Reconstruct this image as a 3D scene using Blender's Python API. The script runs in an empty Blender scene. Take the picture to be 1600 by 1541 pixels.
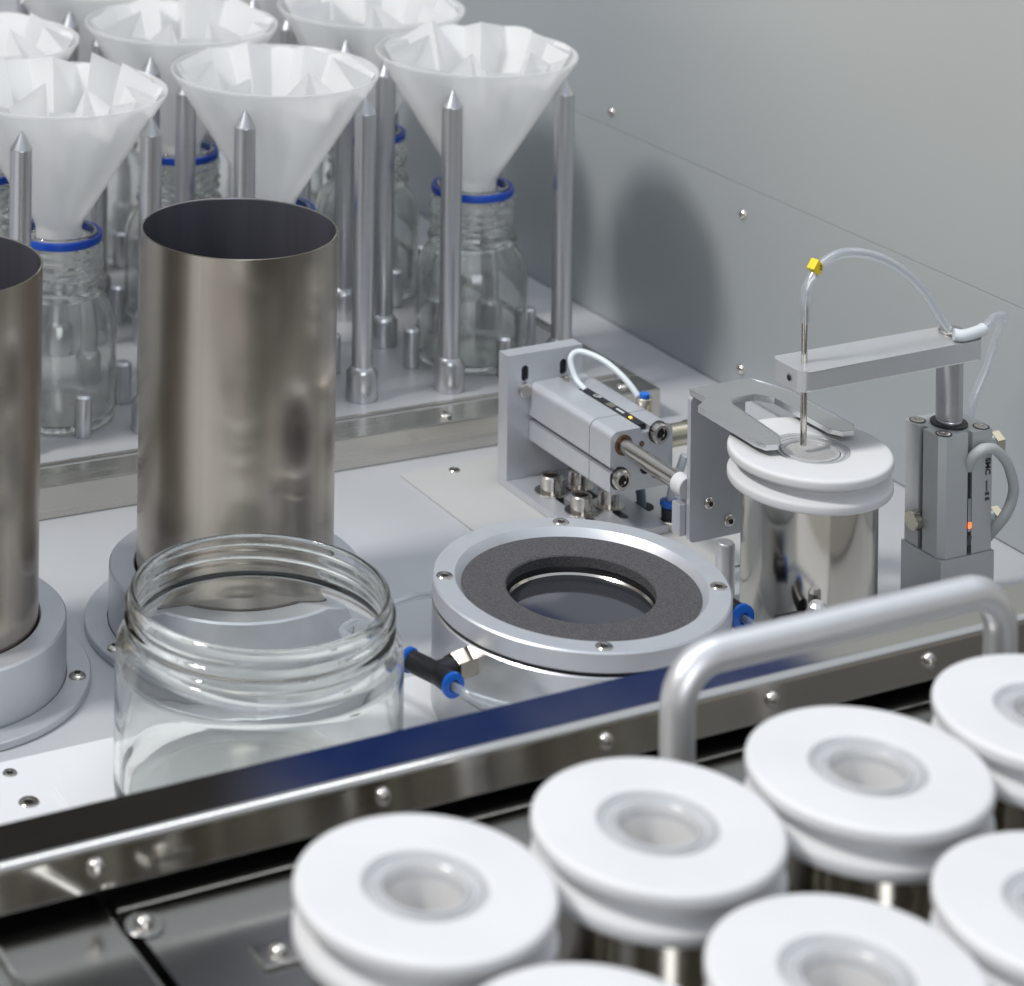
import bpy, bmesh, math, random
from mathutils import Vector, Matrix
PI = math.pi
R = math.radians
scene = bpy.context.scene
col = scene.collection

# ------------------------------------------------------------------ camera
TH = 0.437            # the machine's right-going edges turn this far from the lens plane
RHO = 0.0135
cam_d = bpy.data.cameras.new('camera')
cam = bpy.data.objects.new('camera', cam_d)
col.objects.link(cam)
S, C = math.sin(TH), math.cos(TH)
u = Vector((C, -S, 0)); w = Vector((S, C, 0)); up = Vector((0, 0, 1))
right = (u + RHO * up).normalized(); cup = (up - RHO * u).normalized()
M = Matrix((right, cup, -w)).transposed().to_4x4()
M.translation = Vector((0, 0, 0.6))
cam.matrix_world = M
cam_d.sensor_width = 36; cam_d.sensor_fit = 'HORIZONTAL'
cam_d.lens = 3930 / 1600 * 36
cam_d.shift_x = (800 - 280) / 1600
cam_d.shift_y = -(770.5 + 885) / 1600
cam_d.clip_start = 0.05; cam_d.clip_end = 60
cam_d.dof.use_dof = True
cam_d.dof.focus_distance = 1.27
cam_d.dof.aperture_fstop = 11.5
scene.camera = cam

# ------------------------------------------------------------------ world: the room's light
wd = bpy.data.worlds.new('World'); scene.world = wd; wd.use_nodes = True
nt = wd.node_tree; nt.nodes.clear()
def N(nt, t, **k):
    n = nt.nodes.new(t)
    for a, b in k.items():
        if a.startswith('i_'): n.inputs[a[2:].replace('_', ' ')].default_value = b
        else: setattr(n, a, b)
    return n
tc = N(nt, 'ShaderNodeTexCoord')
sep = N(nt, 'ShaderNodeSeparateXYZ'); nt.links.new(tc.outputs['Generated'], sep.inputs[0])
az = N(nt, 'ShaderNodeMath', operation='ARCTAN2')
nt.links.new(sep.outputs['X'], az.inputs[0]); nt.links.new(sep.outputs['Y'], az.inputs[1])
comb = N(nt, 'ShaderNodeCombineXYZ'); nt.links.new(az.outputs[0], comb.inputs[0])
nz = N(nt, 'ShaderNodeTexNoise'); nz.inputs['Scale'].default_value = 1.9; nz.inputs['Detail'].default_value = 3
nt.links.new(comb.outputs[0], nz.inputs['Vector'])
band = N(nt, 'ShaderNodeValToRGB')
cr = band.color_ramp
cr.elements[0].position = .40; cr.elements[0].color = (.10, .096, .09, 1)
cr.elements[1].position = .60; cr.elements[1].color = (.95, .90, .82, 1)
nt.links.new(nz.outputs['Fac'], band.inputs[0])
# elevation ramp: dim below, dim band ahead, bright ceiling
elev = N(nt, 'ShaderNodeValToRGB')
er = elev.color_ramp
er.elements[0].position = 0.0; er.elements[0].color = (.30, .29, .28, 1)
er.elements[1].position = 1.0; er.elements[1].color = (.62, .68, .76, 1)
for p, c in ((.5, (.45, .44, .43)), (.60, (.20, .21, .22)), (.74, (.26, .27, .30)), (.84, (.62, .68, .76))):
    e = er.elements.new(p); e.color = (*c, 1)
mr = N(nt, 'ShaderNodeMapRange'); mr.inputs['From Min'].default_value = -1; mr.inputs['From Max'].default_value = 1
nt.links.new(sep.outputs['Z'], mr.inputs['Value']); nt.links.new(mr.outputs[0], elev.inputs[0])
# bands fade out towards the ceiling
fade = N(nt, 'ShaderNodeMapRange'); fade.inputs['From Min'].default_value = .15; fade.inputs['From Max'].default_value = .6
fade.inputs['To Min'].default_value = 0; fade.inputs['To Max'].default_value = 1
nt.links.new(sep.outputs['Z'], fade.inputs['Value'])
mulc = N(nt, 'ShaderNodeMix', data_type='RGBA', blend_type='MIX')
nt.links.new(fade.outputs[0], mulc.inputs['Factor'])
mb = N(nt, 'ShaderNodeMix', data_type='RGBA', blend_type='MULTIPLY'); mb.inputs['Factor'].default_value = 1
nt.links.new(elev.outputs[0], mb.inputs['A']); nt.links.new(band.outputs[0], mb.inputs['B'])
sc2 = N(nt, 'ShaderNodeVectorMath', operation='SCALE'); sc2.inputs['Scale'].default_value = 1.7
nt.links.new(mb.outputs['Result'], sc2.inputs[0])
nt.links.new(sc2.outputs[0], mulc.inputs['A']); nt.links.new(elev.outputs[0], mulc.inputs['B'])
# deep blue patch added, ahead and to the right, for the rail's reflection
def between(src, a, b, soft):
    m1 = N(nt, 'ShaderNodeMapRange', interpolation_type='SMOOTHSTEP'); m1.inputs['From Min'].default_value = a - soft; m1.inputs['From Max'].default_value = a + soft
    m2 = N(nt, 'ShaderNodeMapRange', interpolation_type='SMOOTHSTEP'); m2.inputs['From Min'].default_value = b - soft; m2.inputs['From Max'].default_value = b + soft
    m2.inputs['To Min'].default_value = 1; m2.inputs['To Max'].default_value = 0
    nt.links.new(src, m1.inputs['Value']); nt.links.new(src, m2.inputs['Value'])
    q = N(nt, 'ShaderNodeMath', operation='MULTIPLY'); nt.links.new(m1.outputs[0], q.inputs[0]); nt.links.new(m2.outputs[0], q.inputs[1])
    return q.outputs[0]
bz = between(sep.outputs['Z'], .34, .485, .012); ba = between(az.outputs[0], .46, .80, .03)
bm_ = N(nt, 'ShaderNodeMath', operation='MULTIPLY'); nt.links.new(bz, bm_.inputs[0]); nt.links.new(ba, bm_.inputs[1])
blue = N(nt, 'ShaderNodeMix', data_type='RGBA'); blue.inputs['B'].default_value = (.002, .024, .15, 1)
nt.links.new(bm_.outputs[0], blue.inputs['Factor']); nt.links.new(mulc.outputs['Result'], blue.inputs['A'])
# the unlit side of the hall, ahead and low
dz = between(sep.outputs['Z'], .30, .62, .04); da = between(az.outputs[0], .15, .475, .02)
dm = N(nt, 'ShaderNodeMath', operation='MULTIPLY'); nt.links.new(dz, dm.inputs[0]); nt.links.new(da, dm.inputs[1])
dark = N(nt, 'ShaderNodeMix', data_type='RGBA'); dark.inputs['B'].default_value = (.035, .034, .032, 1)
nt.links.new(dm.outputs[0], dark.inputs['Factor']); nt.links.new(blue.outputs['Result'], dark.inputs['A'])
bg = N(nt, 'ShaderNodeBackground'); bg.inputs['Strength'].default_value = .90
nt.links.new(dark.outputs['Result'], bg.inputs['Color'])
wo = N(nt, 'ShaderNodeOutputWorld'); nt.links.new(bg.outputs[0], wo.inputs[0])

# ------------------------------------------------------------------ lamps
def area(name, loc, target, size, power, colr, sy=None):
    d = bpy.data.lights.new(name, 'AREA'); d.size = size; d.energy = power; d.color = colr
    if sy: d.shape = 'RECTANGLE'; d.size_y = sy
    o = bpy.data.objects.new(name, d); col.objects.link(o); o.location = loc
    o.rotation_euler = (Vector(target) - Vector(loc)).to_track_quat('-Z', 'Y').to_euler()
    return o
area('key_lamp', (-2.2, 1.36, 3.75), (.80, 1.25, .08), .60, 138, (1, .975, .945))
area('ceiling_strip_lamp', (0.85, 1.0, 1.9), (.85, 1.15, 0), 1.2, 6.5, (.93, .96, 1), .35)
area('front_fill_lamp', (-0.25, -1.7, 0.95), (.80, 1.3, .1), 1.2, 22, (.90, .95, 1))  # unseen fill, added to lighten surfaces that face the camera

sd = bpy.data.lights.new('added_warm_spot', 'SPOT'); sd.energy = 80; sd.color = (1, .88, .62); sd.spot_size = R(15); sd.spot_blend = .55; sd.shadow_soft_size = .08  # no known lamp: added to warm the wall's upper right
so = bpy.data.objects.new('added_warm_spot', sd); col.objects.link(so); so.location = (-.9, .5, 1.7)
so.rotation_euler = (Vector((.9965, 1.08, .435)) - so.location).to_track_quat('-Z', 'Y').to_euler()

vs = scene.view_settings
scene.display_settings.display_device = 'sRGB'
vs.view_transform = 'Standard'; vs.look = 'None'; vs.exposure = .06; vs.gamma = 1; vs.use_curve_mapping = False
cy = scene.cycles
cy.max_bounces = 14; cy.transmission_bounces = 12; cy.glossy_bounces = 6; cy.diffuse_bounces = 8; cy.transparent_max_bounces = 16
cy.caustics_reflective = False; cy.caustics_refractive = True; cy.blur_glossy = 1.0
cy.use_denoising = True; cy.sample_clamp_indirect = 6

# ------------------------------------------------------------------ materials
MATS = {}
def principled(name, base, metallic=0, rough=.5, noise=0, nscale=40, bump=0, bscale=400, stretch=(1, 1, 1), aniso=0, arot=0, trans=0, ior=1.5, coat=0, emis=None, estr=0, sss=0, rvar=0, spec=None):
    m = bpy.data.materials.new(name); m.use_nodes = True; t = m.node_tree
    p = t.nodes['Principled BSDF']
    p.inputs['Base Color'].default_value = (*base, 1); p.inputs['Metallic'].default_value = metallic
    p.inputs['Roughness'].default_value = rough; p.inputs['IOR'].default_value = ior
    if spec is not None: p.inputs['Specular IOR Level'].default_value = spec
    if trans: p.inputs['Transmission Weight'].default_value = trans
    if coat: p.inputs['Coat Weight'].default_value = coat
    if sss:
        p.inputs['Subsurface Weight'].default_value = sss; p.inputs['Subsurface Radius'].default_value = (.004, .004, .004); p.inputs['Subsurface Scale'].default_value = 1
    if emis: p.inputs['Emission Color'].default_value = (*emis, 1); p.inputs['Emission Strength'].default_value = estr
    if noise or bump or rvar:
        tcn = N(t, 'ShaderNodeTexCoord'); mp = N(t, 'ShaderNodeMapping'); mp.inputs['Scale'].default_value = stretch
        t.links.new(tcn.outputs['Object'], mp.inputs[0])
    if noise or rvar:
        nn = N(t, 'ShaderNodeTexNoise'); nn.inputs['Scale'].default_value = nscale; nn.inputs['Detail'].default_value = 5
        t.links.new(mp.outputs[0], nn.inputs['Vector'])
    if noise:
        mx = N(t, 'ShaderNodeMapRange'); mx.inputs['From Min'].default_value = .3; mx.inputs['From Max'].default_value = .7
        mx.inputs['To Min'].default_value = 1 - noise; mx.inputs['To Max'].default_value = 1 + noise
        t.links.new(nn.outputs['Fac'], mx.inputs['Value'])
        sc = N(t, 'ShaderNodeVectorMath', operation='SCALE'); sc.inputs[0].default_value = base
        t.links.new(mx.outputs[0], sc.inputs['Scale']); t.links.new(sc.outputs[0], p.inputs['Base Color'])
    if rvar:
        mx = N(t, 'ShaderNodeMapRange'); mx.inputs['From Min'].default_value = .3; mx.inputs['From Max'].default_value = .7
        mx.inputs['To Min'].default_value = rough - rvar; mx.inputs['To Max'].default_value = rough + rvar
        t.links.new(nn.outputs['Fac'], mx.inputs['Value']); t.links.new(mx.outputs[0], p.inputs['Roughness'])
    if bump:
        n2 = N(t, 'ShaderNodeTexNoise'); n2.inputs['Scale'].default_value = bscale; n2.inputs['Detail'].default_value = 3
        t.links.new(mp.outputs[0], n2.inputs['Vector'])
        b = N(t, 'ShaderNodeBump'); b.inputs['Strength'].default_value = bump; b.inputs['Distance'].default_value = .0003
        t.links.new(n2.outputs['Fac'], b.inputs['Height']); t.links.new(b.outputs[0], p.inputs['Normal'])
    if aniso:
        p.inputs['Anisotropic'].default_value = aniso; p.inputs['Anisotropic Rotation'].default_value = arot
        tg = N(t, 'ShaderNodeTangent', direction_type='RADIAL', axis='Z'); t.links.new(tg.outputs[0], p.inputs['Tangent'])
    MATS[name] = m
    return m
deck_m = principled('deck_aluminium', (.61, .62, .64), .30, .42, noise=.045, nscale=9, bump=.15, bscale=900, rvar=.07)
panel_m = principled('panel_aluminium', (.60, .60, .585), .25, .48, noise=.02, nscale=30, bump=.15, bscale=1200)
whiteplate_m = principled('white_acetal', (.80, .81, .83), 0, .38, noise=.02, nscale=12)
wall_m = principled('wall_sheet_metal', (.43, .46, .48), .25, .42, noise=.015, nscale=3, bump=.06, bscale=1500, rvar=.02)
wall2_m = principled('upper_wall_sheet_metal', (.43, .46, .48), .25, .42, noise=.015, nscale=3, bump=.06, bscale=1500, rvar=.02)
rack_m = principled('rack_plate_grey', (.52, .525, .54), .38, .42, noise=.05, nscale=10, bump=.1, bscale=900, rvar=.06)
steel_m = principled('brushed_steel', (.56, .54, .50), 1, .26, noise=.04, nscale=60, stretch=(.1, 1, 4), rvar=.05)
ano_m = principled('anodised_aluminium', (.68, .69, .71), .65, .38, noise=.02, nscale=50, bump=.12, bscale=2500)
fork_m = principled('lapped_aluminium', (.70, .71, .72), .9, .24, rvar=.04, nscale=40)
handle_m = principled('satin_handle', (.78, .78, .79), .7, .40, noise=.02, nscale=60)
anow_m = principled('bead_blasted_aluminium', (.64, .655, .69), .60, .42, noise=.03, nscale=80, bump=.15, bscale=2500)
turned_m = principled('turned_aluminium', (.60, .61, .63), .92, .30, aniso=.5, noise=.02, nscale=40, stretch=(1, 1, 12))
grey_m = principled('grey_hard_anodised', (.56, .575, .58), .40, .42, noise=.02, nscale=50, bump=.1, bscale=2500)
tube_m = principled('turned_steel_tube', (.47, .425, .37), 1, .20, aniso=1.0, noise=.34, nscale=30, stretch=(1, 1, .015))  # streak noise paints the reflected dark and light bands into the colour
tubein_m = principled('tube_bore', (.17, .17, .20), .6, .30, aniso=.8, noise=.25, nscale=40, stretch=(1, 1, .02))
polish_m = principled('polished_steel', (.60, .57, .52), 1, .15, aniso=.6, noise=.04, nscale=20, rvar=.03)
mirror_m = principled('mirror_steel', (.66, .64, .60), 1, .10, rvar=.05, nscale=9, noise=.03)
darkmirror_m = principled('floor_steel', (.50, .49, .47), 1, .16, rvar=.03, nscale=12)
screw_m = principled('screw_steel', (.58, .55, .51), 1, .20, noise=.05, nscale=300)
socket_m = principled('socket_shadow', (.035, .033, .03), .8, .4)
ptfe_m = principled('white_fluoropolymer', (.71, .71, .715), 0, .5, noise=.03, nscale=25, spec=.25, bump=.05, bscale=500)
hole_m = principled('moulded_hole', (.70, .69, .68), 0, .45)
seal_m = principled('translucent_seal', (.50, .51, .52), 0, .28, noise=.04, nscale=60)
mesh_m = principled('sieve_mesh', (.62, .61, .59), .35, .35, noise=.10, nscale=700)
foam_m = principled('charcoal_foam', (.078, .075, .079), 0, .85, noise=.5, nscale=1300, bump=.8, bscale=1600)
rubber_m = principled('black_rubber', (.014, .014, .016), 0, .4)
blackp_m = principled('black_plastic', (.010, .011, .016), 0, .38)
bluep_m = principled('blue_plastic', (.008, .16, .72), 0, .32)
bluer_m = principled('blue_pouring_ring', (.006, .07, .48), 0, .35)
darkring_m = principled('dark_anodised_ring', (.16, .16, .175), .9, .30)
lens_m = principled('dark_glass_disc', (.17, .175, .20), .8, .07)
nickel_m = principled('nickel_plated_brass', (.56, .52, .44), 1, .22, noise=.04, nscale=200)
zinc_m = principled('zinc_fitting', (.45, .50, .54), 1, .25)
hexnut_m = principled('yellowed_zinc_nut', (.62, .56, .44), 1, .3)
yellow_m = principled('yellow_tag', (.86, .62, .01), 0, .45)
cable_m = principled('grey_cable', (.46, .48, .48), 0, .5)
hosew_m = principled('white_hose', (.70, .75, .78), 0, .35, sss=.2)
hoseg_m = principled('bluegrey_hose', (.25, .31, .38), 0, .4)
lab_m = principled('dark_print', (.03, .03, .035), 0, .5)
labw_m = principled('white_print', (.75, .78, .8), 0, .5)
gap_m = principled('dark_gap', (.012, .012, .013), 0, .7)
led_m = principled('orange_led', (.9, .15, .03), 0, .4, emis=(1, .13, .03), estr=2.4)
led2_m = principled('amber_led', (.9, .4, .02), 0, .4, emis=(1, .42, .05), estr=3.5)
bronze_m = principled('bronze_bush', (.22, .13, .08), .8, .4)

def glass(name, c, rough=0.0, ior=1.42, clear=.4, rip=.25):
    m = bpy.data.materials.new(name); m.use_nodes = True; t = m.node_tree; t.nodes.clear()
    g = N(t, 'ShaderNodeBsdfGlass'); g.inputs['Color'].default_value = (*c, 1); g.inputs['Roughness'].default_value = rough; g.inputs['IOR'].default_value = ior
    # slight moulding ripples
    tcn = N(t, 'ShaderNodeTexCoord'); nn = N(t, 'ShaderNodeTexNoise'); nn.inputs['Scale'].default_value = 55; nn.inputs['Detail'].default_value = 1
    t.links.new(tcn.outputs['Object'], nn.inputs['Vector'])
    b = N(t, 'ShaderNodeBump'); b.inputs['Strength'].default_value = rip; b.inputs['Distance'].default_value = .0008
    t.links.new(nn.outputs['Fac'], b.inputs['Height']); t.links.new(b.outputs[0], g.inputs['Normal'])
    tp = N(t, 'ShaderNodeBsdfTransparent'); tp.inputs['Color'].default_value = (*c, 1)
    mx = N(t, 'ShaderNodeMixShader'); mx.inputs[0].default_value = clear
    t.links.new(g.outputs[0], mx.inputs[1]); t.links.new(tp.outputs[0], mx.inputs[2])
    o = N(t, 'ShaderNodeOutputMaterial'); t.links.new(mx.outputs[0], o.inputs[0]); return m
jar_m = glass('clear_glass', (.995, 1, .992), clear=.0, ior=1.43, rip=.18)
bottle_m = glass('bottle_glass', (.995, 1, .992), clear=.08, ior=1.45, rip=.06)
def sheet(name, c, transp, transl, tex=0, gloss=.06, rough=.4):
    """thin sheet stuff: part see-through, part glowing from behind, part matt"""
    m = bpy.data.materials.new(name); m.use_nodes = True; t = m.node_tree; t.nodes.clear()
    d = N(t, 'ShaderNodeBsdfDiffuse'); d.inputs['Color'].default_value = (*c, 1)
    tl = N(t, 'ShaderNodeBsdfTranslucent'); tl.inputs['Color'].default_value = (*c, 1)
    tr = N(t, 'ShaderNodeBsdfTransparent'); gl = N(t, 'ShaderNodeBsdfGlossy'); gl.inputs['Roughness'].default_value = rough
    m1 = N(t, 'ShaderNodeMixShader'); m1.inputs[0].default_value = transl; t.links.new(d.outputs[0], m1.inputs[1]); t.links.new(tl.outputs[0], m1.inputs[2])
    m2 = N(t, 'ShaderNodeMixShader'); m2.inputs[0].default_value = transp; t.links.new(m1.outputs[0], m2.inputs[1]); t.links.new(tr.outputs[0], m2.inputs[2])
    m3 = N(t, 'ShaderNodeMixShader'); m3.inputs[0].default_value = gloss; t.links.new(m2.outputs[0], m3.inputs[1]); t.links.new(gl.outputs[0], m3.inputs[2])
    if tex:
        tcn = N(t, 'ShaderNodeTexCoord'); wv = N(t, 'ShaderNodeTexWave'); wv.inputs['Scale'].default_value = 260; wv.inputs['Distortion'].default_value = 1.5
        wv.bands_direction = 'DIAGONAL'
        t.links.new(tcn.outputs['Object'], wv.inputs['Vector'])
        b = N(t, 'ShaderNodeBump'); b.inputs['Strength'].default_value = tex; b.inputs['Distance'].default_value = .0003
        t.links.new(wv.outputs['Fac'], b.inputs['Height'])
        t.links.new(b.outputs[0], d.inputs['Normal'])
    o = N(t, 'ShaderNodeOutputMaterial'); t.links.new(m3.outputs[0], o.inputs[0]); return m
paper_m = sheet('filter_paper', (.96, .96, .955), 0, .44, tex=.3, gloss=0)
funnel_m = sheet('frosted_polypropylene', (.99, .99, .985), .46, .50, gloss=.04, rough=.3)
hosec_m = sheet('clear_tubing', (.80, .85, .92), .62, .5, gloss=.16, rough=.12)

# ------------------------------------------------------------------ mesh helpers
def finish(name, bm, mat, parent=None, loc=None, smooth=38, rot=None):
    bmesh.ops.remove_doubles(bm, verts=bm.verts, dist=1e-7)
    bmesh.ops.recalc_face_normals(bm, faces=bm.faces)
    if smooth:
        lim = R(smooth)
        for f in bm.faces: f.smooth = True
        for e in bm.edges:
            if len(e.link_faces) == 2 and e.calc_face_angle(0) > lim: e.smooth = False
    me = bpy.data.meshes.new(name); bm.to_mesh(me); bm.free()
    for m in (mat if isinstance(mat, (list, tuple)) else [mat]): me.materials.append(m)
    o = bpy.data.objects.new(name, me); col.objects.link(o)
    if parent is not None: o.parent = parent
    if smooth:
        wn = o.modifiers.new('weighted_normals', 'WEIGHTED_NORMAL'); wn.keep_sharp = True; wn.weight = 80
    if loc is not None: o.location = loc
    if rot is not None: o.rotation_euler = rot
    return o
def thing(name, label, cat, loc=(0, 0, 0), rz=0, group=None):
    o = bpy.data.objects.new(name, None); col.objects.link(o)
    o.empty_display_size = .02
    o.location = loc; o.rotation_euler = (0, 0, rz); o['label'] = label; o['category'] = cat
    if group: o['group'] = group
    return o
def tag(o, label, cat, group=None, kind=None):
    if kind: o['kind'] = kind
    if label: o['label'] = label
    if cat: o['category'] = cat
    if group: o['group'] = group
    return o
def copy_tree(o, loc=None, parent=None):
    c = o.copy(); col.objects.link(c)
    if parent is not None: c.parent = parent
    if loc is not None: c.location = loc
    for ch in list(o.children): copy_tree(ch, None, c)
    return c
def boxbm(bm, x0, x1, y0, y1, z0, z1, bev=0.0, seg=2, edges=None):
    r = bmesh.ops.create_cube(bm, size=1)
    vs_ = r['verts']
    for v in vs_:
        v.co = Vector(((x0 + x1) / 2 + v.co.x * (x1 - x0), (y0 + y1) / 2 + v.co.y * (y1 - y0), (z0 + z1) / 2 + v.co.z * (z1 - z0)))
    if bev:
        es = list({e for v in vs_ for e in v.link_edges})
        if edges: es = [e for e in es if edges(e)]
        bmesh.ops.bevel(bm, geom=es, offset=bev, segments=seg, affect='EDGES', profile=.5)
def vert_edge(e): return abs((e.verts[0].co - e.verts[1].co).normalized().z) > .9
def y_edge(e): return abs((e.verts[0].co - e.verts[1].co).normalized().y) > .9
def box(name, d, mat, parent=None, bev=.0006, seg=2, edges=None, **k):
    bm = bmesh.new(); boxbm(bm, *d, bev=bev, seg=seg, edges=edges); return finish(name, bm, mat, parent, **k)
def lathe(bm, prof, seg=64, close=False, fn=None, m=None, mi=0):
    """profile (r, z) spun about z; m: optional matrix"""
    rings = []
    for (r, z) in prof:
        if r < 1e-6: 
            co = Vector((0, 0, z)); rings.append([bm.verts.new(m @ co if m else co)]); continue
        ring = []
        for i in range(seg):
            a = 2 * PI * i / seg
            rr = fn(r, z, a) if fn else r
            co = Vector((rr * math.cos(a), rr * math.sin(a), z)); ring.append(bm.verts.new(m @ co if m else co))
        rings.append(ring)
    n = len(rings)
    for k in range(n if close else n - 1):
        A, B = rings[k], rings[(k + 1) % n]
        if len(A) == 1 and len(B) == 1: continue
        for i in range(seg):
            j = (i + 1) % seg
            if len(A) == 1: f = bm.faces.new((A[0], B[i], B[j]))
            elif len(B) == 1: f = bm.faces.new((A[i], A[j], B[0]))
            else: f = bm.faces.new((A[i], A[j], B[j], B[i]))
            f.material_index = mi
def spin(name, prof, mat, parent=None, seg=64, close=False, fn=None, m=None, **k):
    bm = bmesh.new(); lathe(bm, prof, seg, close, fn, m); return finish(name, bm, mat, parent, **k)
def axis_m(p, d):
    q = Vector((0, 0, 1)).rotation_difference(Vector(d).normalized())
    return Matrix.Translation(Vector(p)) @ q.to_matrix().to_4x4()
def catmull(pts, n=10):
    P = [Vector(p) for p in pts]; P = [P[0] * 2 - P[1]] + P + [P[-1] * 2 - P[-2]]
    out = []
    for i in range(1, len(P) - 2):
        a, b, c, d = P[i - 1:i + 3]
        for k in range(n):
            t = k / n
            out.append(.5 * ((2 * b) + (c - a) * t + (2 * a - 5 * b + 4 * c - d) * t * t + (3 * b - a - 3 * c + d) * t ** 3))
    out.append(P[-2]); return out
def sweep(bm, pts, r, seg=16, caps=True):
    fr = None; rings = []
    for i, p in enumerate(pts):
        d = (pts[min(i + 1, len(pts) - 1)] - pts[max(i - 1, 0)]).normalized()
        if fr is None:
            fr = d.orthogonal().normalized()
        else: fr = (fr - d * fr.dot(d)).normalized()
        b = d.cross(fr); rr = r[i] if isinstance(r, (list, tuple)) else r
        rings.append([bm.verts.new(p + rr * (math.cos(2 * PI * k / seg) * fr + math.sin(2 * PI * k / seg) * b)) for k in range(seg)])
    for A, B in zip(rings, rings[1:]):
        for k in range(seg): bm.faces.new((A[k], A[(k + 1) % seg], B[(k + 1) % seg], B[k]))
    if caps: bm.faces.new(rings[0]); bm.faces.new(rings[-1][::-1])
def pipe(name, pts, r, mat, parent=None, n=10, seg=16, raw=False, **k):
    bm = bmesh.new(); sweep(bm, [Vector(p) for p in pts] if raw else catmull(pts, n), r, seg); return finish(name, bm, mat, parent, **k)
def cyl(name, p, d, r, h, mat, parent=None, seg=32, ch=.0004, **k):
    prof = [(0, 0), (r - ch, 0), (r, ch), (r, h - ch), (r - ch, h), (0, h)]
    return spin(name, prof, mat, parent, seg=seg, m=axis_m(p, d), **k)
def hexcyl(name, p, d, r, h, mat, parent=None, turn=0, **k):
    return spin(name, [(0, 0), (r, 0), (r, h), (r * .9, h + r * .08), (0, h + r * .08)], mat, parent, seg=6, m=axis_m(p, d) @ Matrix.Rotation(turn, 4, 'Z'), smooth=20, **k)
def prism(bm, poly, z0, z1, holes=()):
    """flat plate with optional holes, extruded z0..z1"""
    import mathutils.geometry as g
    loops = [[Vector((x, y, 0)) for x, y in poly]] + [[Vector((x, y, 0)) for x, y in h] for h in holes]
    tris = g.tessellate_polygon(loops); flat = [p for l in loops for p in l]
    top = [bm.verts.new((p.x, p.y, z1)) for p in flat]; bot = [bm.verts.new((p.x, p.y, z0)) for p in flat]
    for t in tris:
        bm.faces.new([top[i] for i in t]); bm.faces.new([bot[i] for i in reversed(t)])
    o = 0
    for l in loops:
        n = len(l)
        for i in range(n):
            a, b = o + i, o + (i + 1) % n
            bm.faces.new((top[a], top[b], bot[b], bot[a]))
        o += n
    bmesh.ops.dissolve_limit(bm, angle_limit=R(1), verts=bm.verts, edges=bm.edges)
def rrect(x0, x1, y0, y1, r, n=5):
    out = []
    for cx, cy_, a in ((x1 - r, y1 - r, 0), (x0 + r, y1 - r, PI / 2), (x0 + r, y0 + r, PI), (x1 - r, y0 + r, 1.5 * PI)):
        for k in range(n + 1): out.append((cx + r * math.cos(a + k * PI / 2 / n), cy_ + r * math.sin(a + k * PI / 2 / n)))
    return out
def circle(cx, cy_, r, n=32): return [(cx + r * math.cos(2 * PI * k / n), cy_ + r * math.sin(2 * PI * k / n)) for k in range(n)]
def text_mesh(name, body, size, mat, parent, mtx, ext=.00008, bold=False):
    cu = bpy.data.curves.new(name, 'FONT'); cu.body = body; cu.size = size; cu.extrude = ext
    if bold: cu.offset = size * .03
    to = bpy.data.objects.new(name + '_src', cu); col.objects.link(to)
    dg = bpy.context.evaluated_depsgraph_get(); me = bpy.data.meshes.new_from_object(to.evaluated_get(dg))
    bpy.data.objects.remove(to, do_unlink=True); bpy.data.curves.remove(cu)
    me.transform(mtx); me.materials.clear(); me.materials.append(mat)
    o = bpy.data.objects.new(name, me); col.objects.link(o); o.parent = parent; return o
def flat_screw(name, p, r, parent, d=(0, 0, 1), proud=.0003):
    """countersunk screw: flush ring with a hex socket"""
    bm = bmesh.new(); mm = axis_m(p, d)
    lathe(bm, [(r, -.0003), (r, .0002), (r * .90, .0006), (r * .52, .0005), (r * .46, .0001), (0, .0001)], 28, m=mm)
    o = finish(name, bm, screw_m, parent)
    s = spin('socket', [(0, .00025), (r * .47, .00025)], socket_m, o, seg=6, m=mm, smooth=0)
    return o
def button_screw(name, p, r, parent, d=(0, 0, 1), mat=None, h=None, sock=True):
    bm = bmesh.new(); mm = axis_m(p, d); h = h or r * .62
    prof = [(r, -.0002)] + [(r * math.cos(a), h * math.sin(a)) for a in [R(x) for x in (8, 22, 36, 50, 62)]]
    if sock: prof += [(r * .42, h * .93), (r * .40, h * .4), (0, h * .4)]
    else: prof += [(r * .25, h * .98), (0, h)]
    lathe(bm, prof, 28, m=mm)
    o = finish(name, bm, mat or screw_m, parent, smooth=50)
    if sock: spin('socket', [(0, h * .45), (r * .385, h * .45)], socket_m, o, seg=6, m=mm, smooth=0)
    return o
def cap_screw(name, p, r, h, parent, d=(0, 0, 1), washer=0):
    mm = axis_m(p, d); bm = bmesh.new()
    b = .0011 if washer else 0
    lathe(bm, [(r, b), (r, b + h - .0006), (r - .0006, b + h), (r * .62, b + h), (r * .58, b + h - .0008), (r * .56, b + h * .45), (0, b + h * .45)], 32, m=mm)
    if washer: lathe(bm, [(0, 0), (washer, 0), (washer, .0009), (washer - .0003, .0011), (0, .0011)], 36, m=mm)
    o = finish(name, bm, screw_m, parent)
    spin('socket', [(0, b + h * .5), (r * .55, b + h * .5)], socket_m, o, seg=6, m=mm, smooth=0)
    return o

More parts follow.
